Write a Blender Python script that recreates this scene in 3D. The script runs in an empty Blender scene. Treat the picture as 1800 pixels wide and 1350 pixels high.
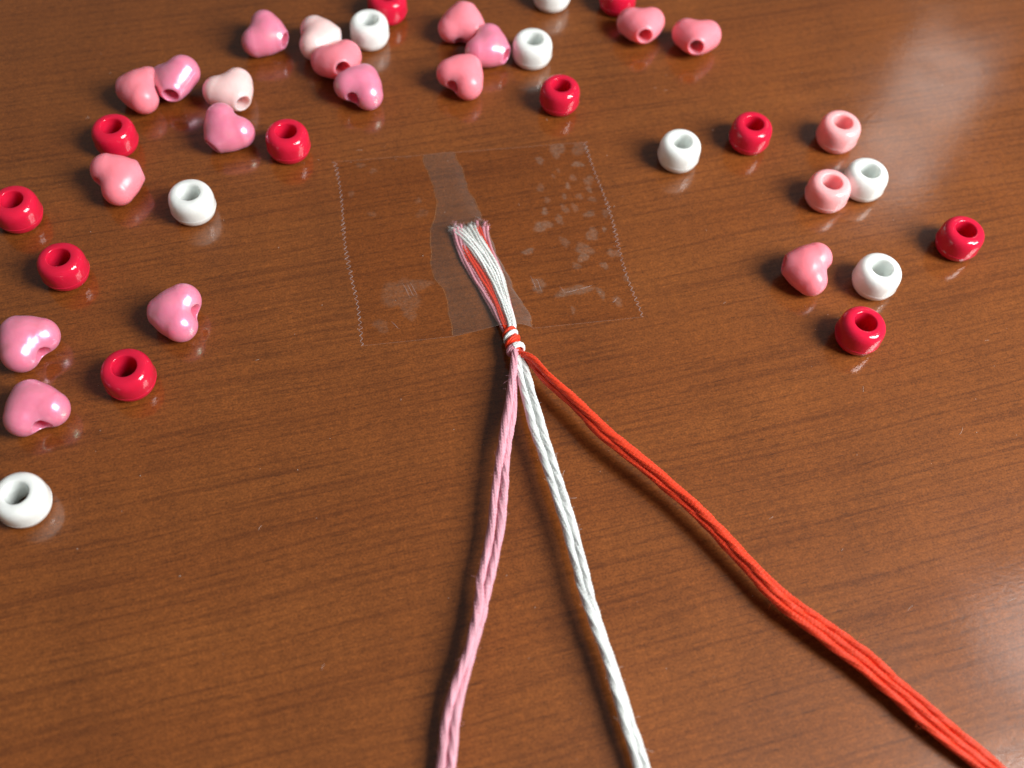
import bpy, math, random
import numpy as np
from mathutils import Matrix, Vector, Euler

# ---------------------------------------------------------------- camera, world, lamps, exposure
sc = bpy.context.scene
MM = 0.001
cam_d = bpy.data.cameras.new('camera')
cam = bpy.data.objects.new('camera', cam_d)
sc.collection.objects.link(cam)
sc.camera = cam
cam_d.sensor_width = 36.0
cam_d.lens = 36.0 * 1771.67 / 1800.0
cam_d.clip_start = 0.005
cam_d.clip_end = 20.0
RIGHT, DOWN, FWD = (0.99386, 0.09514, 0.05654), (0.11067, -0.85436, -0.50776), (0.0, 0.51089, -0.85964)
m = Matrix.Identity(4)
for i in range(3):
    m[i][0] = RIGHT[i]; m[i][1] = -DOWN[i]; m[i][2] = -FWD[i]
m.translation = (0, 0, 0.16186)
cam.matrix_world = m
cam_d.dof.use_dof = True
cam_d.dof.focus_distance = 0.188
cam_d.dof.aperture_fstop = 12.5

world = bpy.data.worlds.new('World')
sc.world = world
world.use_nodes = True
bg = world.node_tree.nodes['Background']
bg.inputs[0].default_value = (1.0, 0.97, 0.93, 1)
bg.inputs[1].default_value = 0.115


def pane(name, pos, target, sx, sy, power, col, roll=0.0):
    l = bpy.data.lights.new(name, 'AREA')
    l.shape = 'RECTANGLE'; l.size = sx; l.size_y = sy; l.energy = power; l.color = col
    o = bpy.data.objects.new(name, l)
    sc.collection.objects.link(o)
    d = (Vector(target) - Vector(pos)).normalized()
    o.rotation_euler = d.to_track_quat('-Z', 'Y').to_euler()
    o.location = pos
    return o


def window(az, el, dist, cols, rows, pw, ph, gap, power, col):
    a, e = math.radians(az), math.radians(el)
    D = Vector((math.cos(e) * math.cos(a), math.cos(e) * math.sin(a), math.sin(e)))
    c = Vector((0.0, 0.11, 0)) + D * dist
    side = Vector((-math.sin(a), math.cos(a), 0)); up = D.cross(side)
    for i in range(cols):
        for j in range(rows):
            p = c + side * ((i - (cols - 1) / 2) * (pw + gap)) + up * ((j - (rows - 1) / 2) * (ph + gap))
            pane('window_pane_light', p, p - D, pw, ph, power / (cols * rows), col)


window(-12, 41, 0.62, 2, 3, 0.105, 0.105, 0.013, 7.2, (1.0, 0.98, 0.95))     # the window beside the table
window(25, 50, 1.3, 1, 2, 0.13, 0.13, 0.02, 0.36, (1.0, 0.95, 0.92))       # two dimmer windows further round
window(62, 37, 1.4, 1, 2, 0.11, 0.10, 0.02, 0.17, (1.0, 0.96, 0.92))

sc.view_settings.view_transform = 'Standard'
sc.view_settings.look = 'None'
sc.view_settings.gamma = 1.0
sc.view_settings.exposure = 0.12
sc.view_settings.use_curve_mapping = False
sc.cycles.use_denoising = True
sc.cycles.max_bounces = 10
sc.cycles.transparent_max_bounces = 12
sc.cycles.caustics_reflective = False
sc.cycles.caustics_refractive = False

rng = np.random.default_rng(7)
random.seed(7)


# ---------------------------------------------------------------- helpers
def mesh_obj(name, verts, faces, mat, parent=None, smooth=True, uv=None):
    me = bpy.data.meshes.new(name)
    me.from_pydata(np.asarray(verts).tolist(), [], faces if isinstance(faces, list) else faces.tolist())
    if smooth:
        me.polygons.foreach_set('use_smooth', [True] * len(me.polygons))
    if uv is not None:
        ul = me.uv_layers.new(name='UVMap')
        idx = np.empty(len(me.loops), dtype=np.int32)
        me.loops.foreach_get('vertex_index', idx)
        ul.data.foreach_set('uv', np.asarray(uv)[idx].ravel())
    me.materials.append(mat)
    me.update()
    o = bpy.data.objects.new(name, me)
    sc.collection.objects.link(o)
    if parent is not None:
        o.parent = parent
    return o


def tag(o, label, cat, group=None, kind=None):
    if label: o['label'] = label
    if cat: o['category'] = cat
    if group: o['group'] = group
    if kind: o['kind'] = kind


def mat_new(name):
    mt = bpy.data.materials.new(name)
    mt.use_nodes = True
    nt = mt.node_tree
    return mt, nt, nt.nodes, nt.links, nt.nodes['Principled BSDF']


def node(nt, typ, **kw):
    n = nt.nodes.new(typ)
    for k, v in kw.items():
        if k.startswith('i_'):
            n.inputs[k[2:].replace('_', ' ')].default_value = v
        else:
            setattr(n, k, v)
    return n


def math_n(nt, op, a, b=None, c=None):
    n = nt.nodes.new('ShaderNodeMath'); n.operation = op
    for i, v in enumerate((a, b, c)):
        if v is None: continue
        if isinstance(v, (int, float)): n.inputs[i].default_value = v
        else: nt.links.new(v, n.inputs[i])
    return n.outputs[0]


def ramp(nt, src, stops):
    r = nt.nodes.new('ShaderNodeValToRGB')
    el = r.color_ramp.elements
    while len(el) < len(stops): el.new(0.5)
    for e, (p, c) in zip(el, stops):
        e.position = p
        e.color = c if len(c) == 4 else (*c, 1)
    nt.links.new(src, r.inputs[0])
    return r.outputs[0]


def mix(nt, fac, a, b, blend='MIX'):
    n = nt.nodes.new('ShaderNodeMix'); n.data_type = 'RGBA'; n.blend_type = blend
    for s, v in ((n.inputs['Factor'], fac), (n.inputs['A'], a), (n.inputs['B'], b)):
        if isinstance(v, (int, float)): s.default_value = v
        elif isinstance(v, tuple): s.default_value = v if len(v) == 4 else (*v, 1)
        else: nt.links.new(v, s)
    return n.outputs['Result']


# ---------------------------------------------------------------- materials
def wood_material():
    mt, nt, N, L, bs = mat_new('varnished_cherry_wood')
    tc = node(nt, 'ShaderNodeTexCoord')
    rot = node(nt, 'ShaderNodeMapping'); rot.inputs['Rotation'].default_value[2] = math.radians(-20.5)
    L.new(tc.outputs['Object'], rot.inputs[0])

    def noise(sx, sy, detail=3.0, rough=0.55, off=0.0, src=None, dist=0.0):
        mp = node(nt, 'ShaderNodeMapping')
        mp.inputs['Scale'].default_value = (sx, sy, 1)
        mp.inputs['Location'].default_value = (off, off * 1.7, 0)
        L.new(src if src else rot.outputs[0], mp.inputs[0])
        n = node(nt, 'ShaderNodeTexNoise'); n.inputs['Scale'].default_value = 1.0
        n.inputs['Detail'].default_value = detail; n.inputs['Roughness'].default_value = rough
        n.inputs['Distortion'].default_value = dist
        L.new(mp.outputs[0], n.inputs['Vector'])
        return n.outputs['Fac']
    # gentle waviness of the growth lines
    wav = noise(9, 26, 3, 0.5, 3.1)
    wx = math_n(nt, 'MULTIPLY', math_n(nt, 'SUBTRACT', wav, 0.5), 0.007)
    cmb = node(nt, 'ShaderNodeCombineXYZ'); L.new(wx, cmb.inputs[1])
    add = node(nt, 'ShaderNodeVectorMath', operation='ADD')
    L.new(rot.outputs[0], add.inputs[0]); L.new(cmb.outputs[0], add.inputs[1])
    wv = add.outputs[0]
    broad = noise(8, 60, 3, 0.55, 1.3, wv)
    lines = noise(22, 1150, 2, 0.5, 5.7, wv)
    fine = noise(60, 2400, 3, 0.6, 9.2, wv)
    pores = noise(240, 2600, 2, 0.5, 2.2, wv)
    figure = noise(95, 28, 3, 0.6, 7.7)
    speck = noise(2600, 3000, 2, 0.6, 4.4)
    mott = noise(700, 1100, 3, 0.65, 6.1)
    base = ramp(nt, broad, [(0.2, (0.168, 0.046, 0.0080)), (0.5, (0.190, 0.0555, 0.0102)), (0.8, (0.214, 0.066, 0.0128))])
    dl = ramp(nt, lines, [(0.34, (0, 0, 0)), (0.50, (1, 1, 1))])
    c = mix(nt, math_n(nt, 'MULTIPLY', math_n(nt, 'SUBTRACT', 1.0, dl), 0.38), base, (0.062, 0.015, 0.0035))
    fl = ramp(nt, fine, [(0.32, (0, 0, 0)), (0.5, (1, 1, 1))])
    c = mix(nt, math_n(nt, 'MULTIPLY', math_n(nt, 'SUBTRACT', 1.0, fl), 0.34), c, (0.08, 0.021, 0.005))
    fg = ramp(nt, figure, [(0.3, (0.90, 0.895, 0.89)), (0.7, (1.09, 1.095, 1.10))])
    c = mix(nt, 1.0, c, fg, 'MULTIPLY')
    mo = ramp(nt, mott, [(0.3, (0.74, 0.73, 0.72)), (0.7, (1.26, 1.26, 1.26))])
    c = mix(nt, 0.8, c, mo, 'MULTIPLY')
    sp = ramp(nt, speck, [(0.32, (0.62, 0.61, 0.6)), (0.68, (1.38, 1.38, 1.38))])
    c = mix(nt, 0.75, c, sp, 'MULTIPLY')
    po = ramp(nt, pores, [(0.26, (0, 0, 0)), (0.36, (1, 1, 1))])
    c = mix(nt, math_n(nt, 'MULTIPLY', math_n(nt, 'SUBTRACT', 1.0, po), 0.6), c, (0.04, 0.011, 0.003))
    L.new(c, bs.inputs['Base Color'])
    bs.inputs['Roughness'].default_value = 0.42
    bs.inputs['Specular IOR Level'].default_value = 0.22
    bs.inputs['Coat Weight'].default_value = 1.0
    bs.inputs['Coat IOR'].default_value = 1.66
    sm = noise(55, 70, 3, 0.6, 8.8)
    cr = ramp(nt, sm, [(0.3, (0.085, 0.085, 0.085)), (0.7, (0.16, 0.16, 0.16))])
    L.new(cr, bs.inputs['Coat Roughness'])
    b = node(nt, 'ShaderNodeBump'); b.inputs['Strength'].default_value = 0.10; b.inputs['Distance'].default_value = 0.00015
    hh = math_n(nt, 'ADD', math_n(nt, 'MULTIPLY', po, 0.5), math_n(nt, 'MULTIPLY', mott, 0.8))
    L.new(hh, b.inputs['Height'])
    L.new(b.outputs[0], bs.inputs['Normal'])
    b2 = node(nt, 'ShaderNodeBump'); b2.inputs['Strength'].default_value = 0.05; b2.inputs['Distance'].default_value = 0.0002
    L.new(mott, b2.inputs['Height']); L.new(b2.outputs[0], bs.inputs['Coat Normal'])
    return mt


def plastic(name, col, rough=0.22, sss=0.35, radius=(1, 0.5, 0.4), pearl=False, seam=False, scale=0.003):
    mt, nt, N, L, bs = mat_new(name)
    tc = node(nt, 'ShaderNodeTexCoord')
    oi = node(nt, 'ShaderNodeObjectInfo')
    n = node(nt, 'ShaderNodeTexNoise', noise_dimensions='4D'); n.inputs['Scale'].default_value = 300
    n.inputs['Detail'].default_value = 2
    L.new(tc.outputs['Object'], n.inputs['Vector']); L.new(math_n(nt, 'MULTIPLY', oi.outputs['Random'], 20.0), n.inputs['W'])
    n2 = node(nt, 'ShaderNodeTexNoise', noise_dimensions='4D'); n2.inputs['Scale'].default_value = 2200
    L.new(tc.outputs['Object'], n2.inputs['Vector']); L.new(math_n(nt, 'MULTIPLY', oi.outputs['Random'], 31.0), n2.inputs['W'])
    v = math_n(nt, 'ADD', 0.93, math_n(nt, 'MULTIPLY', oi.outputs['Random'], 0.1))
    hs = node(nt, 'ShaderNodeHueSaturation'); hs.inputs['Color'].default_value = (*col, 1)
    L.new(v, hs.inputs['Value'])
    cc = mix(nt, 1.0, hs.outputs[0], ramp(nt, n.outputs['Fac'], [(0.3, (0.95, 0.95, 0.95)), (0.7, (1.03, 1.03, 1.03))]), 'MULTIPLY')
    L.new(cc, bs.inputs['Base Color'])
    bs.inputs['Roughness'].default_value = rough
    bs.inputs['IOR'].default_value = 1.49
    bs.inputs['Subsurface Weight'].default_value = sss
    bs.inputs['Subsurface Radius'].default_value = radius
    bs.inputs['Subsurface Scale'].default_value = scale
    h = math_n(nt, 'ADD', math_n(nt, 'MULTIPLY', n.outputs['Fac'], 1.0), math_n(nt, 'MULTIPLY', n2.outputs['Fac'], 0.10))
    if seam:
        sx = node(nt, 'ShaderNodeSeparateXYZ'); L.new(tc.outputs['Object'], sx.inputs[0])
        g = math_n(nt, 'ABSOLUTE', math_n(nt, 'ADD', sx.outputs['Z'], 0.0004))
        g = math_n(nt, 'SUBTRACT', 1.0, math_n(nt, 'MINIMUM', math_n(nt, 'DIVIDE', g, 0.00014), 1.0))
        h = math_n(nt, 'ADD', h, math_n(nt, 'MULTIPLY', g, 0.22))
    b = node(nt, 'ShaderNodeBump'); b.inputs['Strength'].default_value = 0.5; b.inputs['Distance'].default_value = 0.00035
    L.new(h, b.inputs['Height']); L.new(b.outputs[0], bs.inputs['Normal'])
    if pearl:
        bs.inputs['Roughness'].default_value = 0.3
        bs.inputs['Specular IOR Level'].default_value = 0.9
        bs.inputs['Thin Film IOR'].default_value = 2.3
        t = math_n(nt, 'ADD', 390.0, math_n(nt, 'MULTIPLY', n.outputs['Fac'], 110.0))
        L.new(t, bs.inputs['Thin Film Thickness'])
        bs.inputs['Coat Weight'].default_value = 0.25
        bs.inputs['Coat Roughness'].default_value = 0.16
        bs.inputs['Sheen Weight'].default_value = 0.15
        bs.inputs['Sheen Tint'].default_value = (0.85, 0.6, 1.0, 1)
    return mt


def floss_material(name, col, dark):
    mt, nt, N, L, bs = mat_new(name)
    uvn = node(nt, 'ShaderNodeUVMap', uv_map='UVMap')
    mp = node(nt, 'ShaderNodeMapping'); mp.inputs['Scale'].default_value = (9.0, 1.3, 1)
    mp.inputs['Rotation'].default_value[2] = 0.10
    L.new(uvn.outputs[0], mp.inputs[0])
    n = node(nt, 'ShaderNodeTexNoise'); n.inputs['Scale'].default_value = 2.2; n.inputs['Detail'].default_value = 3
    L.new(mp.outputs[0], n.inputs['Vector'])
    tc = node(nt, 'ShaderNodeTexCoord')
    n2 = node(nt, 'ShaderNodeTexNoise'); n2.inputs['Scale'].default_value = 160; n2.inputs['Detail'].default_value = 2
    L.new(tc.outputs['Object'], n2.inputs['Vector'])
    c = mix(nt, ramp(nt, n.outputs['Fac'], [(0.3, (0, 0, 0)), (0.65, (1, 1, 1))]), dark, col)
    c = mix(nt, 1.0, c, ramp(nt, n2.outputs['Fac'], [(0.3, (0.9, 0.9, 0.9)), (0.7, (1.05, 1.05, 1.05))]), 'MULTIPLY')
    L.new(c, bs.inputs['Base Color'])
    bs.inputs['Roughness'].default_value = 0.55
    bs.inputs['Specular IOR Level'].default_value = 0.35
    bs.inputs['Sheen Weight'].default_value = 0.2
    bs.inputs['Sheen Roughness'].default_value = 0.4
    bs.inputs['Subsurface Weight'].default_value = 0.4
    bs.inputs['Subsurface Radius'].default_value = (1, 0.7, 0.7)
    bs.inputs['Subsurface Scale'].default_value = 0.0011
    b = node(nt, 'ShaderNodeBump'); b.inputs['Strength'].default_value = 0.6; b.inputs['Distance'].default_value = 0.00006
    L.new(n.outputs['Fac'], b.inputs['Height']); L.new(b.outputs[0], bs.inputs['Normal'])
    return mt


def tape_material():
    mt, nt, N, L, bs = mat_new('clear_adhesive_tape')
    N.remove(bs)
    out = N['Material Output']
    at = node(nt, 'ShaderNodeAttribute', attribute_name='air')
    hz = node(nt, 'ShaderNodeAttribute', attribute_name='haze')
    air = at.outputs['Fac']
    tr = node(nt, 'ShaderNodeBsdfTransparent')
    tint = mix(nt, air, (0.96, 0.925, 0.89), (0.935, 0.932, 0.92))
    L.new(tint, tr.inputs[0])
    gl = node(nt, 'ShaderNodeBsdfGlossy'); L.new(math_n(nt, 'ADD', 0.14, math_n(nt, 'MULTIPLY', air, 0.30)), gl.inputs['Roughness'])
    tc = node(nt, 'ShaderNodeTexCoord')
    n = node(nt, 'ShaderNodeTexNoise'); n.inputs['Scale'].default_value = 1600; n.inputs['Detail'].default_value = 3
    L.new(tc.outputs['Object'], n.inputs['Vector'])
    b = node(nt, 'ShaderNodeBump'); b.inputs['Strength'].default_value = 0.12; b.inputs['Distance'].default_value = 0.0002
    L.new(n.outputs['Fac'], b.inputs['Height'])
    L.new(b.outputs[0], gl.inputs['Normal'])
    lw = node(nt, 'ShaderNodeLayerWeight'); lw.inputs['Blend'].default_value = 0.5
    sch = math_n(nt, 'ADD', 0.04, math_n(nt, 'MULTIPLY', math_n(nt, 'POWER', lw.outputs['Facing'], 5.0), 0.96))
    f = math_n(nt, 'MULTIPLY', sch, math_n(nt, 'ADD', 0.4, math_n(nt, 'MULTIPLY', air, 2.3)))
    m1 = node(nt, 'ShaderNodeMixShader'); L.new(f, m1.inputs[0]); L.new(tr.outputs[0], m1.inputs[1]); L.new(gl.outputs[0], m1.inputs[2])
    df = node(nt, 'ShaderNodeBsdfDiffuse'); df.inputs[0].default_value = (0.62, 0.58, 0.48, 1)
    m2 = node(nt, 'ShaderNodeMixShader')
    L.new(math_n(nt, 'ADD', math_n(nt, 'MULTIPLY', air, math_n(nt, 'MULTIPLY', n.outputs['Fac'], 0.03)), math_n(nt, 'MULTIPLY', hz.outputs['Fac'], math_n(nt, 'MULTIPLY', math_n(nt, 'POWER', n.outputs['Fac'], 1.6), 0.26))), m2.inputs[0])
    L.new(m1.outputs[0], m2.inputs[1]); L.new(df.outputs[0], m2.inputs[2])
    L.new(m2.outputs[0], out.inputs[0])
    return mt


def simple(name, col, rough=0.3, alpha=1.0):
    mt, nt, N, L, bs = mat_new(name)
    bs.inputs['Base Color'].default_value = (*col, 1)
    bs.inputs['Roughness'].default_value = rough
    bs.inputs['Alpha'].default_value = alpha
    return mt


WOOD = wood_material()
M_RED = plastic('red_plastic', (0.64, 0.012, 0.048), 0.085, 0.15, (1, 0.1, 0.1))
M_WHITE = plastic('white_plastic', (0.83, 0.88, 0.86), 0.14, 0.6, (1, 0.95, 0.9))
M_PINK = plastic('pink_plastic', (0.98, 0.47, 0.49), 0.2, 0.7, (1, 0.4, 0.35))
M_CORAL = plastic('coral_plastic', (0.99, 0.275, 0.34), 0.32, 0.75, (1, 0.35, 0.3), seam=True)
M_PALE = plastic('pale_pink_plastic', (0.95, 0.66, 0.65), 0.34, 0.75, (1, 0.6, 0.5), seam=True)
M_PEARL = plastic('pearl_pink_plastic', (0.97, 0.27, 0.42), 0.2, 0.6, (1, 0.4, 0.5), pearl=True, seam=True)
F_PINK = floss_material('pink_floss', (0.84, 0.38, 0.47), (0.74, 0.28, 0.36))
F_WHITE = floss_material('white_floss', (0.88, 0.90, 0.89), (0.80, 0.81, 0.80))
F_RED = floss_material('red_floss', (0.89, 0.052, 0.010), (0.78, 0.030, 0.006))
TAPE = tape_material()
EDGE = simple('tape_edge_and_glint', (0.85, 0.8, 0.82), 0.2, 0.22)  # pale colour of the cut edge, also painting glints on teeth and creases
EDGE2 = simple('tape_slit_edge', (0.8, 0.72, 0.66), 0.3, 0.12)
LIFT_GLINT = simple('tape_lift_glint', (0.75, 0.42, 0.2), 0.25, 0.3)  # warm orange painted as the glint where the film lifts
LINT = simple('lint', (0.7, 0.62, 0.55), 0.6, 0.6)

# ---------------------------------------------------------------- table top
def box(x0, x1, y0, y1, z0, z1):
    v = [(x, y, z) for z in (z0, z1) for y in (y0, y1) for x in (x0, x1)]
    return v, [(0, 2, 3, 1), (4, 5, 7, 6), (0, 1, 5, 4), (2, 6, 7, 3), (0, 4, 6, 2), (1, 3, 7, 5)]

v, f = box(-0.7, 0.7, -0.35, 0.9, -0.025, 0.0)
table = mesh_obj('table_top', v, f, WOOD, smooth=False)
tag(table, 'varnished reddish brown wood table top', 'table', kind='structure')

# ---------------------------------------------------------------- pony beads
def pony_mesh(name, mat, seam):
    H, prof = 6.35, []
    t = np.linspace(-math.pi / 2, math.pi / 2, 34)
    for a in t:
        s, c = math.sin(a), math.cos(a)
        prof.append((2.42 + 2.08 * abs(c) ** 0.7, H / 2 + math.copysign(abs(s) ** 0.7, s) * H / 2))
    if seam:      # the mould line runs round the lower third
        out = []
        for (r, z), (r2, z2) in zip(prof[:-1], prof[1:]):
            out.append((r, z))
            if z < 2.1 <= z2:
                k = (2.1 - z) / (z2 - z); rr = r + (r2 - r) * k
                out += [(rr, 2.1), (rr + 0.10, 2.15), (rr + 0.09, 2.22), (rr + 0.01, 2.28)]
        prof = out + [prof[-1]]
    for a in np.linspace(math.pi / 2, -math.pi / 2, 18)[1:-1]:
        s, c = math.sin(a), math.cos(a)
        prof.append((2.42 - 0.42 * abs(c) ** 0.5, H / 2 + math.copysign(abs(s) ** 0.6, s) * H / 2))
    n, k = 56, len(prof)
    V, F = [], []
    for i in range(n):
        a = 2 * math.pi * i / n
        for r, z in prof:
            V.append((r * math.cos(a) * MM, r * math.sin(a) * MM, z * MM))
    for i in range(n):
        j = (i + 1) % n
        for q in range(k):
            p = (q + 1) % k
            F.append((i * k + q, j * k + q, j * k + p, i * k + p))
    o = mesh_obj(name, V, F, mat)
    me = o.data
    bpy.data.objects.remove(o)
    return me

PM = {'r': pony_mesh('red_pony_bead', M_RED, True), 'w': pony_mesh('white_pony_bead', M_WHITE, True),
      'p': pony_mesh('pink_pony_bead', M_PINK, True)}
PN = {'r': 'red_pony_bead', 'w': 'white_pony_bead', 'p': 'pink_pony_bead'}
PG = {'r': 'glossy red pony beads on the table', 'w': 'glossy white pony beads on the table', 'p': 'light pink pony beads on the table'}
PONY = [
    ('r', -87.77, 143.28, 'glossy red pony bead with a coral heart bead pressed against its side'),
    ('w', -67.68, 128.05, 'white pony bead alone beside the tape, near a coral heart bead'),
    ('r', -87.51, 109.15, 'red pony bead between a pearly pink heart bead and another red bead'),
    ('r', -100.72, 121.49, 'red pony bead outermost in the curved row, partly cut off'),
    ('r', -68.61, 87.3, 'red pony bead between the white bead and three pearly pink hearts'),
    ('w', -78.92, 61.47, 'white pony bead at the end of the row, below two pearly hearts'),
    ('w', -41.27, 183.45, 'white pony bead touching a red bead next to pale and coral hearts'),
    ('w', -3.85, 183.29, 'white pony bead beside a cluster of three pink heart beads'),
    ('r', 3.45, 169.51, 'red pony bead between a white bead and the corner of the tape'),
    ('w', 30.17, 156.75, 'white pony bead standing alone next to the toothed tape end'),
    ('r', 45.75, 164.29, 'red pony bead standing between a white bead and a pink bead'),
    ('p', 65.29, 167.64, 'light pink pony bead standing by itself behind the touching pair'),
    ('p', 61.84, 150.03, 'light pink pony bead touching a white pony bead'),
    ('w', 70.07, 154.36, 'white pony bead touching a light pink pony bead'),
    ('w', 70.27, 128.57, 'white pony bead next to a lone coral heart, above a red bead'),
    ('r', 88.66, 140.93, 'red pony bead standing alone away from the others, beyond the white bead'),
    ('r', 65.79, 114.82, 'red pony bead just below a white bead and lone coral heart'),
    ('r', -52.35, 147.05, 'red pony bead between a pearly heart and the tape'),
    ('r', -38.67, 192.66, 'red pony bead half hidden behind a white pony bead'),
    ('w', -0.9, 203.42, 'white pony bead behind the others, its upper half cut off'),
    ('r', 14.95, 204.54, 'red pony bead half hidden behind a coral heart bead'),
]
for col, x, y, lab in PONY:
    o = bpy.data.objects.new(PN[col], PM[col])
    sc.collection.objects.link(o)
    o.location = (x * MM, y * MM, 0)
    o.rotation_euler = (0, 0, random.uniform(0, 6.28))
    k_ = random.uniform(0.975, 1.02)
    o.scale = (k_, k_ * random.uniform(0.985, 1.015), random.uniform(0.97, 1.02))
    tag(o, lab, 'bead', PG[col])


# ---------------------------------------------------------------- heart beads
def rcone(q, a, b, r1, r2):
    a, b = np.array(a), np.array(b)
    ba = b - a
    h = np.clip(((q - a) @ ba) / (ba @ ba), 0, 1)
    return np.linalg.norm(q - a - h[:, None] * ba, axis=1) - (r1 + (r2 - r1) * h)


def heart_sdf(q, asym):
    q = q / np.array([1, 1, 1.05])
    d1 = rcone(q, (2.3, 1.4, 0), (.35, -2.5, 0), 3.05 + asym, 2.15)
    d2 = rcone(q, (-2.3, 1.4 - asym, 0), (-.35, -2.5, 0), 3.05, 2.15)
    k = 1.25
    h = np.clip(.5 + .5 * (d2 - d1) / k, 0, 1)
    d = d2 * (1 - h) + d1 * h - k * h * (1 - h)
    d3 = (np.linalg.norm((q - np.array([0, -0.05, 0])) / np.array([4.2, 3.8, 3.35]), axis=1) - 1) * 3.6
    h = np.clip(.5 + .5 * (d3 - d) / 0.9, 0, 1)
    d = d3 * (1 - h) + d * h - 0.9 * h * (1 - h)
    t = -q[:, 1] - 4.4
    k = .45
    h = np.clip(.5 - .5 * (t - d) / k, 0, 1)
    return t * (1 - h) + d * h + k * h * (1 - h)


def heart_mesh(asym):
    import bmesh
    bm = bmesh.new()
    bmesh.ops.create_icosphere(bm, subdivisions=6, radius=1.0)
    D = np.array([v.co[:] for v in bm.verts])
    D /= np.linalg.norm(D, axis=1)[:, None]
    lo, hi = np.zeros(len(D)), np.full(len(D), 9.0)
    for _ in range(26):
        mid = (lo + hi) / 2
        s = heart_sdf(D * mid[:, None], asym) < 0
        lo = np.where(s, mid, lo); hi = np.where(s, hi, mid)
    P = D * lo[:, None] * 1.055
    for v, p in zip(bm.verts, P): v.co = p
    me = bpy.data.meshes.new('heart'); bm.to_mesh(me); bm.free()
    o = bpy.data.objects.new('heart', me); sc.collection.objects.link(o)
    bm = bmesh.new()
    bmesh.ops.create_cone(bm, cap_ends=True, segments=40, radius1=1.62, radius2=1.62, depth=20,
                          matrix=Matrix.Rotation(math.pi / 2, 4, 'X'))
    mc = bpy.data.meshes.new('cut'); bm.to_mesh(mc); bm.free()
    c = bpy.data.objects.new('cut', mc); sc.collection.objects.link(c)
    b = o.modifiers.new('b', 'BOOLEAN'); b.operation = 'DIFFERENCE'; b.object = c; b.solver = 'EXACT'
    r = o.modifiers.new('r', 'REMESH'); r.mode = 'VOXEL'; r.voxel_size = 0.13
    s = o.modifiers.new('s', 'SMOOTH'); s.factor = 0.5; s.iterations = 5
    dg = bpy.context.evaluated_depsgraph_get()
    ev = bpy.data.meshes.new_from_object(o.evaluated_get(dg))
    bpy.data.objects.remove(o); bpy.data.objects.remove(c)
    ev.transform(Matrix.Scale(MM, 4))
    ev.polygons.foreach_set('use_smooth', [True] * len(ev.polygons))
    ev.update()
    return ev


HV = [heart_mesh(0.0), heart_mesh(0.16), heart_mesh(-0.14)]
HMAT = {'c': (M_CORAL, 'coral_heart_bead', 'coral pink heart beads'), 'q': (M_PEARL, 'pearl_heart_bead', 'pearly pink heart beads'),
        'l': (M_PALE, 'pale_heart_bead', 'pale pink heart beads')}
HME = {}
for k in HMAT:
    for i, h in enumerate(HV):
        c = h.copy(); c.name = HMAT[k][1]; c.materials.clear(); c.materials.append(HMAT[k][0]); HME[k, i] = c
HEART = [  # colour, x, y, yaw, roll, pitch, label
    ('c', -86.37, 156.65, -89, 0, 0, 'coral heart bead with a pearly heart bead leaning against its lobes'),
    ('q', -79.6, 159.7, 7, -28, 0, 'pearly pink heart bead tipped on edge against a coral heart bead'),
    ('l', -67.0, 159.17, 45, 0, 0, 'pale pink heart bead showing its round tip hole, above a pearly heart'),
    ('q', -65.51, 147.54, -32, 15, 16, 'pearly pink heart bead right in front of a pale pink heart'),
    ('c', -83.17, 131.81, 126, -12, 0, 'coral heart bead pressed against a red pony bead'),
    ('q', -63.39, 177.31, 78, -15, 0, 'pearly pink heart bead lying alone beside the pale heart cluster'),
    ('l', -51.43, 178.64, 99, 0, 0, 'pale pink heart bead partly covered by a coral heart bead'),
    ('c', -46.33, 171.58, 28, 0, -18, 'coral heart bead wedged between a pale heart and a pearly heart'),
    ('q', -40.03, 165.1, 166, -10, -6, 'pearly pink heart bead with open cleft hole, touching a coral heart'),
    ('c', -20.35, 188.18, 179, 0, -35, 'coral heart bead at the back of a three heart cluster'),
    ('q', -13.54, 181.41, 66, 0, 0, 'pearly pink heart bead between two coral hearts, tip hole toward white bead'),
    ('c', -18.4, 171.8, 154, -10, -8, 'coral heart bead at the front of a three heart cluster'),
    ('c', 20.86, 194.65, 10, 0, -10, 'coral heart bead with round tip hole, in front of a red bead'),
    ('c', 33.61, 192.48, -2, 0, -12, 'coral heart bead with round tip hole, standing clear of the red bead'),
    ('c', 55.76, 128.23, -97, 15, 0, 'lone coral heart bead next to a white pony bead'),
    ('q', -63.99, 101.23, -87, 12, 5, 'pearly pink heart bead alone beside a red pony bead'),
    ('q', -88.55, 91.83, -122, 0, -12, 'pearly pink heart bead with bright rainbow sheen along its cleft'),
    ('q', -82.64, 78.72, -146, 0, -8, 'pearly pink heart bead between another pearly heart and a white bead'),
]
for i, (k, x, y, yaw, roll, pit, lab) in enumerate(HEART):
    me = HME[k, i % 3]
    o = bpy.data.objects.new(HMAT[k][1], me)
    sc.collection.objects.link(o)
    R = Matrix.Rotation(math.radians(yaw), 3, 'Z') @ Matrix.Rotation(math.radians(pit), 3, 'X') @ Matrix.Rotation(math.radians(roll), 3, 'Y')
    co = np.empty(len(me.vertices) * 3); me.vertices.foreach_get('co', co)
    zmin = (co.reshape(-1, 3) @ np.array(R).T)[:, 2].min()
    o.rotation_euler = R.to_euler()
    o.location = (x * MM, y * MM, -zmin)
    tag(o, lab, 'bead', HMAT[k][2] + ' on the table')


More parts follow.
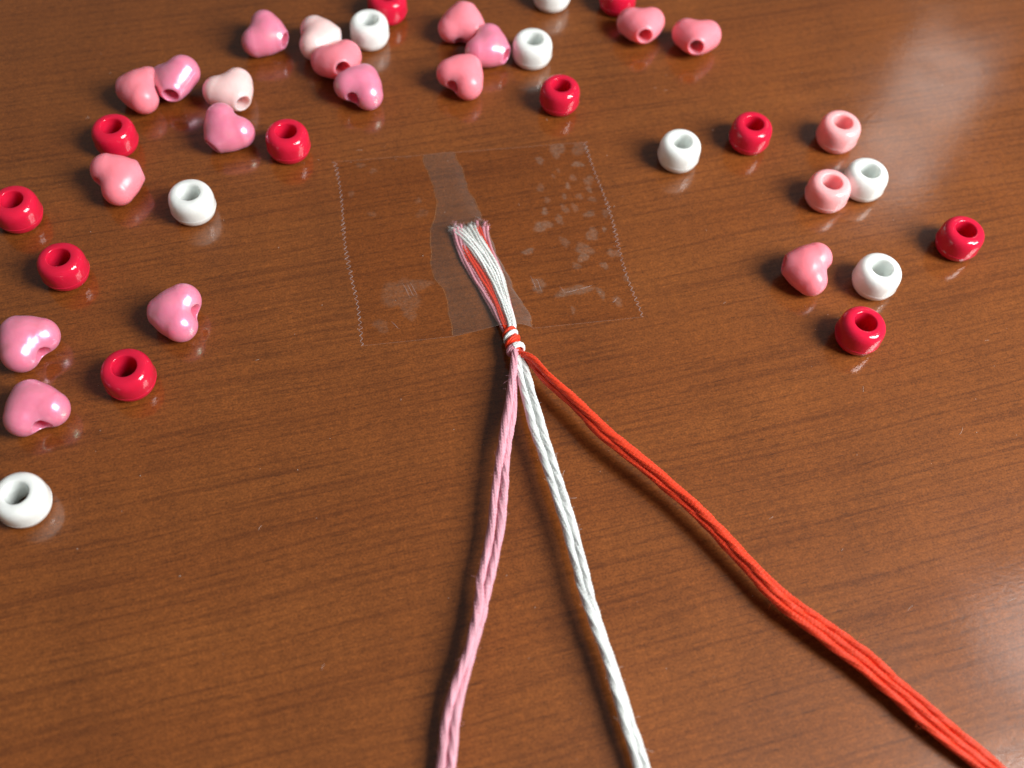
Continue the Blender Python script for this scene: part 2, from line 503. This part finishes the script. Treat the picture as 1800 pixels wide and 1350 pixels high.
# ---------------------------------------------------------------- clear tape
TL, TR, BR, BL = (np.array(p) for p in ((-42.59, 145.71), (10.23, 159.46), (22.14, 115.01), (-29.04, 100.87)))
LEFT = np.array([(-24.87, 150.82), (-21.17, 141.66), (-19.58, 138.75), (-20.07, 131.04), (-19.31, 123.78), (-17.76, 118.29), (-14.67, 114.54), (-12.23, 104.0)])
RGHT = np.array([(-18.35, 154.0), (-12.63, 140.55), (-9.6, 134.8), (-7.65, 129.82), (-4.29, 122.99), (-1.5, 117.72), (1.77, 112.67), (3.5, 107.5)])
SPOT = [(4.04, 156.44, 1.74, 2.07), (8.87, 157.64, 1.75, 2.07), (0.59, 152.63, 1.04, 0.86), (8.83, 152.7, 1.29, 0.75), (8.04, 148.78, 0.68, 0.96), (11.41, 148.48, 1.28, 1.07), (7.09, 146.26, 0.59, 0.74), (1.39, 144.87, 0.85, 0.95), (11.63, 146.03, 0.76, 0.74), (9.72, 143.74, 0.68, 0.84), (6.53, 143.27, 0.54, 0.63), (12.46, 143.36, 0.93, 0.67), (3.08, 141.77, 0.84, 0.63), (8.99, 140.54, 0.8, 0.88), (6.93, 139.92, 0.84, 1.05), (12.1, 139.25, 1.2, 0.79), (15.43, 139.94, 0.84, 0.84), (2.83, 138.56, 0.75, 0.83), (5.97, 136.85, 1.0, 1.04), (15.39, 135.62, 0.41, 0.62), (2.64, 134.66, 1.98, 1.24), (12.98, 133.9, 1.48, 1.34), (4.83, 150.37, 0.43, 0.47), (3.84, 148.51, 0.38, 0.43), (7.45, 131.16, 1.06, 1.13), (11.56, 129.87, 1.8, 1.43), (11.52, 127.79, 1.3, 1.02), (17.48, 129.66, 1.22, 1.02), (10.28, 125.37, 0.81, 0.91), (15.85, 126.25, 0.89, 0.71), (0.26, 127.65, 1.46, 0.61), (3.05, 119.56, 1.75, 1.39), (10.27, 119.17, 3.66, 1.09), (15.54, 119.3, 0.79, 1.19), (18.97, 117.81, 0.95, 0.99), (20.58, 123.57, 0.72, 0.9), (10.26, 114.5, 0.47, 0.79), (-37.02, 145.61, 0.89, 0.67), (-34.14, 144.48, 0.8, 0.67), (-37.56, 137.52, 0.7, 0.66), (-23.5, 137.72, 0.7, 0.66), (-22.33, 134.47, 1.56, 0.87), (-32.37, 132.8, 0.87, 0.65), (-27.73, 149.53, 0.9, 0.56), (-23.46, 113.33, 3.34, 3.89), (-20.56, 116.5, 2.92, 1.12), (-26.16, 105.83, 1.53, 1.36), (-21.26, 109.82, 1.54, 1.65)]
TAILS = {
    'pink_a': [(-2.06, 106.53, 1.6), (-4.88, 111.82, 0.9), (-7.6, 116.45, 0.6), (-10.38, 121.05, 0.5), (-13.0, 125.72, 0.6), (-14.3, 129.19, 0.9), (-15.3, 132.9, 1.0)],
    'pink_b': [(-1.51, 108.78, 1.5), (-2.88, 114.13, 0.9), (-5.48, 120.95, 0.6), (-7.39, 125.02, 0.55), (-9.0, 129.22, 0.5), (-10.09, 133.75, 0.45)],
    'white_a': [(-1.3, 107.46, 2.1), (-3.8, 114.37, 1.45), (-6.25, 119.67, 1.3), (-9.1, 124.35, 1.25), (-12.4, 128.34, 1.1), (-14.98, 130.46, 0.85), (-16.86, 130.62, 0.7)],
    'white_b': [(-1.21, 107.62, 2.1), (-3.2, 114.46, 1.45), (-5.45, 120.5, 1.3), (-8.1, 125.23, 1.2), (-10.35, 128.67, 1.05), (-12.28, 132.32, 0.7)],
    'red_a': [(-2.4, 107.58, 1.6), (-5.0, 113.87, 1.05), (-7.6, 118.58, 0.85), (-10.1, 122.56, 0.8), (-12.2, 125.9, 0.7), (-14.0, 129.6, 0.45)],
    'red_b': [(-2.0, 108.5, 1.4), (-3.9, 115.47, 0.8), (-6.4, 121.55, 0.75), (-8.1, 125.69, 0.8), (-9.5, 128.43, 0.8), (-11.3, 132.3, 0.6)],
}
EU, EV = TR - TL, BL - TL
MI = np.linalg.inv(np.stack([EU, EV], 1))
to_uv = lambda p: (np.asarray(p) - TL) @ MI.T


def tube(path, rad, sides=5, twist=0.0, ply=0.0, plies=2, phase=0.0, v0=0.0, cap=True):
    """tube along a polyline (metres); optional ply grooves winding round it (turns per metre = twist)"""
    p = np.asarray(path, float); n = len(p)
    T = np.gradient(p, axis=0); T /= np.linalg.norm(T, axis=1)[:, None] + 1e-12
    ref = np.array([0, 0, 1.0])
    A = np.cross(T, ref); bad = np.linalg.norm(A, axis=1) < 1e-3
    A[bad] = np.cross(T[bad], np.array([1.0, 0, 0]))
    A /= np.linalg.norm(A, axis=1)[:, None]
    B = np.cross(A, T)
    s = np.concatenate([[0], np.cumsum(np.linalg.norm(np.diff(p, axis=0), axis=1))])
    th = np.linspace(0, 2 * math.pi, sides, endpoint=False)
    r = np.broadcast_to(np.asarray(rad, float), (n,))
    rr = r[:, None] * (1 + ply * (np.abs(np.cos(plies / 2 * (th[None, :] - 2 * math.pi * twist * s[:, None] - phase))) - 0.6))
    V = p[:, None, :] + rr[..., None] * (np.cos(th)[None, :, None] * A[:, None, :] + np.sin(th)[None, :, None] * B[:, None, :])
    uv = np.stack([np.broadcast_to(th / (2 * math.pi), (n, sides)), np.broadcast_to((s * 1000 + v0)[:, None], (n, sides))], -1)
    idx = np.arange(n * sides).reshape(n, sides)
    nx = np.roll(idx, -1, axis=1)
    F = np.stack([idx[:-1], nx[:-1], nx[1:], idx[1:]], -1).reshape(-1, 4).tolist()
    if cap:
        F.append(idx[0][::-1].tolist()); F.append(idx[-1].tolist())
    return V.reshape(-1, 3), F, uv.reshape(-1, 2)


def smoothstep(a, b, x):
    t = np.clip((x - a) / (b - a), 0, 1)
    return t * t * (3 - 2 * t)


def build_tape():
    nu, nv = 250, 210
    u = np.linspace(0, 1, nu); vv = np.linspace(0, 1, nv)
    U, V = np.meshgrid(u, vv)
    lu, ru = to_uv(LEFT), to_uv(RGHT)
    def curve(p):
        x = np.interp(np.linspace(-0.1, 1.1, 400), p[:, 1], p[:, 0])
        x = np.convolve(np.pad(x, 14, 'edge'), np.ones(29) / 29, 'valid')
        t_ = np.linspace(-0.1, 1.1, 400)
        x = x + 0.0035 * np.sin(t_ * 31 + p[0, 0] * 9) + 0.0022 * np.sin(t_ * 67 + 1.3) + 0.0012 * np.sin(t_ * 140)
        return np.interp(V, t_, x)
    lb = curve(lu); rb = curve(ru)
    pa, pb = to_uv(np.array(TAILS['pink_a'])[::-1, :2]), to_uv(np.array(TAILS['pink_b'])[::-1, :2])
    wa = to_uv(np.array(TAILS['white_a'])[::-1, :2])
    tl = np.interp(V, pa[:, 1], pa[:, 0]) - 0.018; trr = np.interp(V, pb[:, 1], pb[:, 0]) + 0.018
    # above the thread ends the tape stays bridged in a narrow channel
    mid = lb * 0.40 + rb * 0.60
    k = smoothstep(0.36, 0.46, V)
    tl = mid * (1 - k) + tl * k; trr = (mid + 0.02) * (1 - k) + trr * k
    ht = np.interp(V, [0, 0.3, 0.40, 0.47, 0.7, 0.9, 1.0], [0.22, 0.45, 0.95, 1.45, 1.65, 1.85, 2.35])
    a = np.clip((U - lb) / np.maximum(tl - lb, 1e-3), 0, 1)
    b = np.clip((rb - U) / np.maximum(rb - trr, 1e-3), 0, 1)
    ramp_ = np.minimum(a ** 1.15, b ** 0.62)
    Z = ht * ramp_
    inside = (U > lb) & (U < rb)
    air = smoothstep(0.0, 0.006, U - lb) * smoothstep(0.0, 0.006, rb - U)
    haze = np.zeros_like(air)
    W = TL + U[..., None] * EU + V[..., None] * EV
    Z = np.where(inside, Z, 0) + 0.03
    ca, sa = math.cos(0.36), math.sin(0.36)
    r2 = np.random.default_rng(3)
    for (x, y, rx, ry) in SPOT:
        ry *= 1.25
        dx, dy = W[..., 0] - x, W[..., 1] - y
        dx, dy = dx * ca + dy * sa, -dx * sa + dy * ca
        th = np.arctan2(dy / ry, dx / rx); p1, p2, p3 = r2.uniform(0, 6.28, 3)
        rr = 1 + 0.18 * np.sin(2 * th + p1) + 0.13 * np.sin(3 * th + p2) + 0.09 * np.sin(5 * th + p3)
        d = np.hypot(dx / rx, dy / ry) / rr
        s = 1 - smoothstep(0.72, 1.06, d)
        amp = r2.uniform(0.45, 0.95) if x > -15 else r2.uniform(0.25, 0.45)
        haze = np.maximum(haze, s * amp)
        Z = Z + s * 0.03 * (1 - air * 0)
    # fine wrinkles in the film
    Z += 0.006 * np.sin(W[..., 0] * 2.1 + W[..., 1] * 0.7) * np.sin(W[..., 1] * 1.7 - W[..., 0])
    # toothed ends
    tooth = (np.abs(((np.arange(nv) * 38 / nv) % 1) - 0.5) * 2 - 0.5) * np.interp(np.arange(nv), np.linspace(0, nv, 25), np.random.default_rng(5).uniform(0.45, 1.15, 25))
    en = EU / np.linalg.norm(EU)
    for j in range(nv):
        for cidx, sgn in ((0, -1), (nu - 1, 1)):
            W[j, cidx] += en * tooth[j] * sgn
            W[j, cidx] += en * 0.35 * math.sin(j * 0.045 + cidx)
    co = np.concatenate([W, Z[..., None]], -1).reshape(-1, 3) * MM
    idx = np.arange(nu * nv).reshape(nv, nu)
    F = np.stack([idx[:-1, :-1], idx[1:, :-1], idx[1:, 1:], idx[:-1, 1:]], -1).reshape(-1, 4)
    root = bpy.data.objects.new('clear_tape', None); sc.collection.objects.link(root)
    c = (TL + BR) / 2 * MM
    root.location = (c[0], c[1], 0)
    co = co - np.array([c[0], c[1], 0])
    o = mesh_obj('film', co, F, TAPE, root)
    at = o.data.attributes.new('air', 'FLOAT', 'POINT')
    at.data.foreach_set('value', air.ravel().astype(np.float32))
    at = o.data.attributes.new('haze', 'FLOAT', 'POINT')
    at.data.foreach_set('value', haze.ravel().astype(np.float32))
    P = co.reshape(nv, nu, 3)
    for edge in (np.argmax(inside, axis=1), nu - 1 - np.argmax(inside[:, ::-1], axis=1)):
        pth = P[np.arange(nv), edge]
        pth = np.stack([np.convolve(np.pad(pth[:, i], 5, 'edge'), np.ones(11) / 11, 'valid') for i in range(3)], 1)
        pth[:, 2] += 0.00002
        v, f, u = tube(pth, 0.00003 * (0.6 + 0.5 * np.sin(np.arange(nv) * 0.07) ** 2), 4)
        mesh_obj('lift_edge_glint', v, f, LIFT_GLINT, root, uv=u)  # thin coloured tube as a painted glint along the lifted border
    return root, P


def join(parts):
    Vs, Fs, Us, off = [], [], [], 0
    for v, f, u in parts:
        Vs.append(v); Us.append(u)
        Fs += [[i + off for i in q] for q in f]
        off += len(v)
    return np.concatenate(Vs), Fs, np.concatenate(Us)


tape_root, TP = build_tape()
tag(tape_root, 'clear adhesive tape with toothed ends, holding thread tails to the table', 'tape')
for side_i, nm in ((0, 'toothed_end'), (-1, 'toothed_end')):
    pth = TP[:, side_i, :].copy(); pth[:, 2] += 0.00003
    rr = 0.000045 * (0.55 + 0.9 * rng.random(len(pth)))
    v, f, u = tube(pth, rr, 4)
    mesh_obj(nm, v, f, EDGE, tape_root, uv=u)  # uneven pale line: the cut edge with its glints painted in
for row in (0, -1):
    v, f, u = tube(TP[row] + np.array([0, 0, 0.00001]), 0.00002, 4)
    mesh_obj('long_edge', v, f, EDGE2, tape_root, uv=u)

# pale tubes that paint the glints on little creases in the film
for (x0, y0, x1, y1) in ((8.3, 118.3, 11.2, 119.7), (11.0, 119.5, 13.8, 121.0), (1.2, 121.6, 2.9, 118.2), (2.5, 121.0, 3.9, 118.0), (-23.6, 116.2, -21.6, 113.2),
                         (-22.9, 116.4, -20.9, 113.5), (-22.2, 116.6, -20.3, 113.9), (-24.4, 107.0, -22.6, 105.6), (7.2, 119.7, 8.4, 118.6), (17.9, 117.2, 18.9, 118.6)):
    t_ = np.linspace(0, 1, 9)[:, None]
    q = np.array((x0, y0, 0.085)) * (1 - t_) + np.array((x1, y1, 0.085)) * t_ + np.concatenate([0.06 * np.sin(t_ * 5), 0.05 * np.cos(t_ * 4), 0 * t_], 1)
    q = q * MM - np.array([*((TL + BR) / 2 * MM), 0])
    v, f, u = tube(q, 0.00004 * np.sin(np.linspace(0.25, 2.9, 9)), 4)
    mesh_obj('crease_glint', v, f, EDGE, tape_root, uv=u)

# ---------------------------------------------------------------- floss: cords, knot and tails
floss = bpy.data.objects.new('embroidery_floss', None); sc.collection.objects.link(floss)
KN0, KN1 = np.array((-1.76, 106.63, 1.9)), np.array((0.33, 101.17, 2.8))
FO = np.array([0.33, 101.17, 0.0])
floss.location = tuple(FO * MM)
tag(floss, 'knotted bundle of pink, white and red embroidery floss taped to the table', 'thread')


def spline(pts, step):
    p = np.asarray(pts, float)
    t = np.concatenate([[0], np.cumsum(np.linalg.norm(np.diff(p, axis=0), axis=1) ** 0.5)])
    tt = np.linspace(0, t[-1], 1200)
    # Catmull-Rom through the points
    m_ = np.gradient(p, t, axis=0)
    k = np.clip(np.searchsorted(t, tt) - 1, 0, len(t) - 2)
    h = (t[k + 1] - t[k])[:, None]; x = ((tt - t[k]) / (t[k + 1] - t[k]))[:, None]
    q = (2 * x**3 - 3 * x**2 + 1) * p[k] + (x**3 - 2 * x**2 + x) * h * m_[k] + (-2 * x**3 + 3 * x**2) * p[k + 1] + (x**3 - x**2) * h * m_[k + 1]
    s = np.concatenate([[0], np.cumsum(np.linalg.norm(np.diff(q, axis=0), axis=1))])
    n = max(8, int(s[-1] / step))
    si = np.linspace(0, s[-1], n)
    return np.stack([np.interp(si, s, q[:, i]) for i in range(3)], 1), si


def frame(c):
    T = np.gradient(c, axis=0); T /= np.linalg.norm(T, axis=1)[:, None]
    N_ = np.cross(T, (0, 0, 1.0)); N_ /= np.linalg.norm(N_, axis=1)[:, None]
    return T, N_, np.cross(N_, T)


def fuzz(parts_paths, mat, n, parent, lmin=0.6, lmax=2.2):
    ps = []
    for _ in range(n):
        c = parts_paths[rng.integers(len(parts_paths))]
        i = rng.integers(5, len(c) - 5)
        d = rng.normal(size=3); d[2] = abs(d[2]) * 0.6; d /= np.linalg.norm(d)
        t = c[i + 3] - c[i]; t /= np.linalg.norm(t) + 1e-9
        d = d * 0.8 + t * rng.choice([-1, 1]) * 0.9; d /= np.linalg.norm(d)
        l = rng.uniform(lmin, lmax); k = rng.normal(size=3) * 0.35
        x = np.linspace(0, 1, 5)[:, None]
        pt = c[i] + d * l * x + k * l * x * x
        pt[:, 2] = np.maximum(pt[:, 2], 0.08)
        ps.append(tube((pt - FO) * MM, 0.000017, 3))
    v, f, u = join(ps)
    o = mesh_obj('fuzz', v, f, mat, parent, uv=u); o['kind'] = 'stuff'
    return o


CORD = {
    'pink': [(0.09, 101.52, 2.6), (0.14, 96.15, 3.2), (0.2, 88.8, 3.4), (-0.12, 80.68, 3.4), (-0.05, 74.09, 3.3), (-0.13, 63.63, 3.1), (-0.72, 57.58, 3.0), (-1.09, 50.85, 2.8), (-1.74, 46.15, 2.7), (-2.71, 40.68, 2.5), (-3.34, 37.12, 2.4), (-3.58, 32.01, 2.2), (-3.55, 27.09, 2.0), (-3.39, 20.01, 1.6), (-2.69, 11.05, 1.6)],
    'white': [(0.82, 100.48, 2.8), (3.05, 92.69, 3.5), (5.78, 84.68, 3.7), (8.3, 78.22, 3.7), (11.01, 71.01, 3.6), (13.43, 64.06, 3.5), (15.57, 57.4, 3.3), (17.57, 51.9, 3.2), (20.1, 45.77, 3.0), (22.68, 39.02, 2.7), (25.93, 30.13, 2.4), (29.45, 21.05, 1.6), (32.47, 13.82, 1.6)],
    'red': [(0.75, 101.3, 2.5), (3.16, 99.53, 3.7), (6.6, 95.65, 4.4), (11.56, 91.35, 4.6), (16.98, 86.19, 4.6), (22.23, 82.12, 4.5), (27.38, 78.29, 4.3), (32.2, 74.5, 4.1), (36.88, 70.29, 3.9), (42.16, 64.83, 3.7), (47.79, 59.33, 3.4), (52.4, 56.05, 3.2), (56.95, 53.12, 3.0), (61.42, 50.24, 2.8), (64.92, 47.39, 2.6), (69.2, 44.06, 2.4), (73.4, 40.7, 2.2), (80.02, 35.93, 1.9), (87.18, 30.15, 1.5), (94.92, 25.39, 1.5)],
}
WID = {  # world y -> visible width of the cord, mm
    'pink': [(101.2, 1.7), (96.1, 2.09), (79.6, 2.6), (68.8, 3.29), (58.6, 3.19), (50.9, 2.2), (46.1, 1.99), (39.8, 2.49), (31.2, 3.11), (27.1, 3.16)],
    'white': [(100.5, 2.0), (98.9, 2.75), (93.9, 2.91), (84.7, 3.03), (70.0, 2.72), (60.2, 2.64), (51.0, 2.2), (38.2, 2.47), (30.9, 2.59)],
    'red': [(101.3, 1.6), (98.6, 2.3), (91.9, 2.47), (85.7, 3.1), (77.2, 2.76), (68.9, 2.9), (63.5, 2.95), (55.9, 3.8), (51.2, 4.1), (44.9, 4.1), (38.1, 3.9)],
}
NB = {'pink': (2, 1.55), 'white': (2, 1.5), 'red': (3, 1.4)}
FM = {'pink': F_PINK, 'white': F_WHITE, 'red': F_RED}
for col in ('pink', 'white', 'red'):
    c, s = spline(CORD[col], 0.13)
    T, Nn, Bb = frame(c)
    wy = np.array(WID[col])[::-1]
    w = np.interp(c[:, 1], wy[:, 0], wy[:, 1])
    w = np.convolve(np.pad(w, 20, 'edge'), np.ones(41) / 41, 'valid')
    nb, d = NB[col]
    stepN = np.clip((w - d) / (nb - 1), 0.05, d * 0.94)
    stepB = np.sqrt(np.maximum(d * d * 0.62 - stepN**2, 0.0))
    thin = np.clip(w / d, 0.75, 1.0)
    paths = []
    for b in range(nb):
        oN = (b - (nb - 1) / 2) * stepN
        oB = (0.5 if b % 2 else -0.5) * stepB * (1 if col != 'white' else np.sin(s * 0.12 + 0.6))
        wob = 0.05 * np.sin(s * (0.31 + 0.07 * b) + b * 2.1) + 0.03 * np.sin(s * 0.83 + b)
        cc = c + (oN + wob)[:, None] * Nn + oB[:, None] * Bb
        parts = []
        nst = 6
        pitch = 15.0 + 3 * b
        for k in range(nst):
            ph = 2 * math.pi * k / nst + b + 0.4 * np.sin(s * 0.21 + k * 1.7)
            rho = d * 0.295 * thin * (1 + 0.10 * np.sin(s * 0.47 + k * 2.4 + b))
            a = 2 * math.pi * s / pitch + ph
            pth = cc + (rho * np.cos(a))[:, None] * Nn + (rho * np.sin(a))[:, None] * Bb
            rs = d * 0.205 * thin * (1 + 0.05 * np.sin(s * 1.1 + k))
            pth[:, 2] = np.maximum(pth[:, 2], rs + 0.02)
            parts.append(tube((pth - FO) * MM, rs * MM, 9, twist=1000 / 1.3, ply=0.30, phase=k * 1.3, v0=k * 37.0 + b * 11))
            paths.append(pth)
        parts.append(tube((cc - FO) * MM, d * 0.445 * thin * MM, 11))
        v, f, u = join(parts)
        o = mesh_obj(col + '_cord', v, f, FM[col], floss, uv=u)
    fuzz(paths, FM[col], 420, o, 0.35, 1.3)

# tails spread under the tape: every strand a piece of its own
SPREAD = {  # per tail: number of strands, lateral half-width at the knot / middle / end (mm), raised end
    'pink_a': (6, 0.4, 0.72, 1.0), 'pink_b': (6, 0.4, 0.9, 1.3), 'white_a': (7, 0.5, 0.85, 1.05),
    'white_b': (7, 0.5, 0.85, 1.25), 'red_a': (6, 0.4, 0.75, 0.85), 'red_b': (6, 0.4, 0.75, 0.85)}
for nm in ('red_a', 'red_b', 'pink_a', 'pink_b', 'white_a', 'white_b'):
    col = nm.split('_')[0]
    # the tail runs on into the knot
    pts = [tuple(KN0 * 0.5 + KN1 * 0.5), tuple(KN0 * 0.92 + KN1 * 0.08 + np.array((0, 0, 0.2 if col == 'white' else 0.0)))] + TAILS[nm]
    c, s = spline(pts, 0.13)
    T, Nn, Bb = frame(c)
    L_ = s[-1]
    n, w0, w1, w2 = SPREAD[nm]
    hw = np.interp(s / L_, [0, 0.2, 0.6, 0.86, 1.0], [w0, w0, w1, w1 * 1.1, w2])
    first = None
    for k in range(n):
        f_ = (k - (n - 1) / 2) / ((n - 1) / 2)
        lay = 0.17 if k % 2 else -0.12
        end = int(len(c) * (1 - rng.uniform(0, 0.075)))
        off = f_ * hw + 0.07 * np.sin(s * 0.5 + k * 2.1) + 0.03 * np.sin(s * 1.3 + k)
        pth = c + off[:, None] * Nn
        pth[:, 2] += lay + 0.05 * np.sin(s * 0.6 + k)
        rs = 0.28 if col != 'white' else 0.29
        rad = np.full(len(c), rs); rad *= 1 + 0.18 * smoothstep(L_ - 1.2, L_, s)
        pth[:, 2] = np.maximum(pth[:, 2], rad + 0.02)
        v, f, u = tube((pth[:end] - FO) * MM, rad[:end] * MM, 9, twist=1000 / 1.7, ply=0.32, phase=k * 1.1, v0=k * 13.0)
        o = mesh_obj(col + '_tail' if first is None else 'strand', v, f, FM[col], floss if first is None else first, uv=u)
        if first is None: first = o
        # frayed tip
        tips = []
        e = pth[end - 1]; t = T[end - 1]
        for _ in range(16):
            dd = t + rng.normal(size=3) * 0.6; dd[2] = abs(dd[2]) * 0.4; dd /= np.linalg.norm(dd)
            x = np.linspace(0, 1, 4)[:, None]
            q = e - t * 0.2 + rng.normal(size=3) * 0.12 + dd * rng.uniform(0.35, 1.1) * x
            q[:, 2] = np.clip(q[:, 2], 0.06, 1.3)
            tips.append(tube((q - FO) * MM, 0.000022, 3))
        v, f, u = join(tips)
        q = mesh_obj('frayed_tip', v, f, FM[col], first, uv=u); q['kind'] = 'stuff'

# the knot: wraps round a core
AX = KN1 - KN0; AL = np.linalg.norm(AX); AX = AX / AL


def ring(col, t, n, r_ring, rs, yaw, width, a0=0.0, a1=2 * math.pi, tiltz=0.0, squash=0.9, name=None, helix=0.0):
    nz = Matrix.Rotation(math.radians(yaw), 3, 'Z') @ Vector(AX)
    nrm = np.array(nz); nrm /= np.linalg.norm(nrm)
    e1 = np.cross(nrm, (0, 0, 1.0)); e1 /= np.linalg.norm(e1); e2 = np.cross(e1, nrm)
    c0 = KN0 + AX * AL * t
    parts = []
    a = np.linspace(a0, a1, 90)
    for k in range(n):
        f_ = 0 if n == 1 else (k - (n - 1) / 2) / ((n - 1) / 2)
        rr = r_ring + rs * 0.9 * math.sqrt(max(0, 1 - f_ * f_)) * 0.8 + 0.04 * np.sin(a * 3 + k)
        pth = c0 + (rr * np.cos(a))[:, None] * e1 + (rr * squash * np.sin(a))[:, None] * e2 + (f_ * width / 2 + helix * (a - a0) / 6.28 + 0.05 * np.sin(a * 2 + k * 2))[:, None] * nrm
        pth[:, 2] = np.maximum(pth[:, 2], rs + 0.02)
        parts.append(tube((pth - FO) * MM, rs * MM, 8, twist=1000 / 1.8, ply=0.28, phase=k, v0=k * 9))
    v, f, u = join(parts)
    return mesh_obj(name or col + '_wrap', v, f, FM[col], floss, uv=u)


ring('red', 0.08, 3, 1.15, 0.25, 24, 0.55)
ring('white', 0.26, 3, 1.38, 0.24, 26, 0.5)
ring('red', 0.49, 3, 1.38, 0.26, 26, 0.62)
ring('pink', 0.80, 4, 1.46, 0.26, 14, 0.75, -1.6, 1.55)
ring('white', 0.82, 4, 1.50, 0.27, 10, 0.8, 1.3, 4.3)
# packed core so that no light passes through the wraps
cs = np.linspace(-0.05, 1.0, 24)[:, None]
core = KN0 + AX * AL * cs
v, f, u = tube((core - FO) * MM, (1.12 * np.sin(np.clip(cs[:, 0] + 0.08, 0, 1.08) / 1.1 * math.pi) ** 0.35 + 0.05) * MM, 14, twist=200, ply=0.1)
mesh_obj('knot_core', v, f, F_RED, floss, uv=u)

# ---------------------------------------------------------------- lint and dust
parts = []
for (x, y, l) in ((47.5, 74.5, 1.6), (84, 96, 1.2), (66.5, 103, 1.0), (70.5, 60.5, 1.3), (88, 64, 1.4), (60, 70, 1.0), (-25, 40, 1.0),
                  (27, 178, 0.8), (-20, 90, 0.6), (-97, 150, 0.7), (-40, 62, 0.7), (-48, 95, 0.8), (92, 118, 0.9), (-38.5, 149.6, 1.0), (40, 120, 0.6)):
    a = rng.uniform(0.3, 1.5); x_ = np.linspace(0, 1, 7)[:, None]
    cv = rng.normal(size=2) * 0.35
    p2 = np.array((x, y)) + x_ * l * np.array((math.cos(a), math.sin(a))) + x_**2 * cv * l + 0.05 * np.sin(x_ * 9)
    p3 = np.concatenate([p2, np.full((7, 1), 0.06) + 0.1 * np.sin(x_ * 3.1)], 1)
    parts.append(tube(p3 * MM, 0.000022, 3))
for _ in range(120):
    x, y = rng.uniform(-100, 100), rng.uniform(30, 200)
    r_ = rng.uniform(0.03, 0.075)
    p3 = np.array([(x, y, r_), (x + r_ * 2.2 * rng.random(), y + r_ * 2.2 * rng.random(), r_ * 1.1)])
    parts.append(tube(p3 * MM, r_ * MM, 5))
v, f, u = join(parts)
dust = mesh_obj('dust', v, f, LINT, uv=u)
tag(dust, 'tiny pale lint fibres and dust specks scattered on the table', 'lint', kind='stuff')
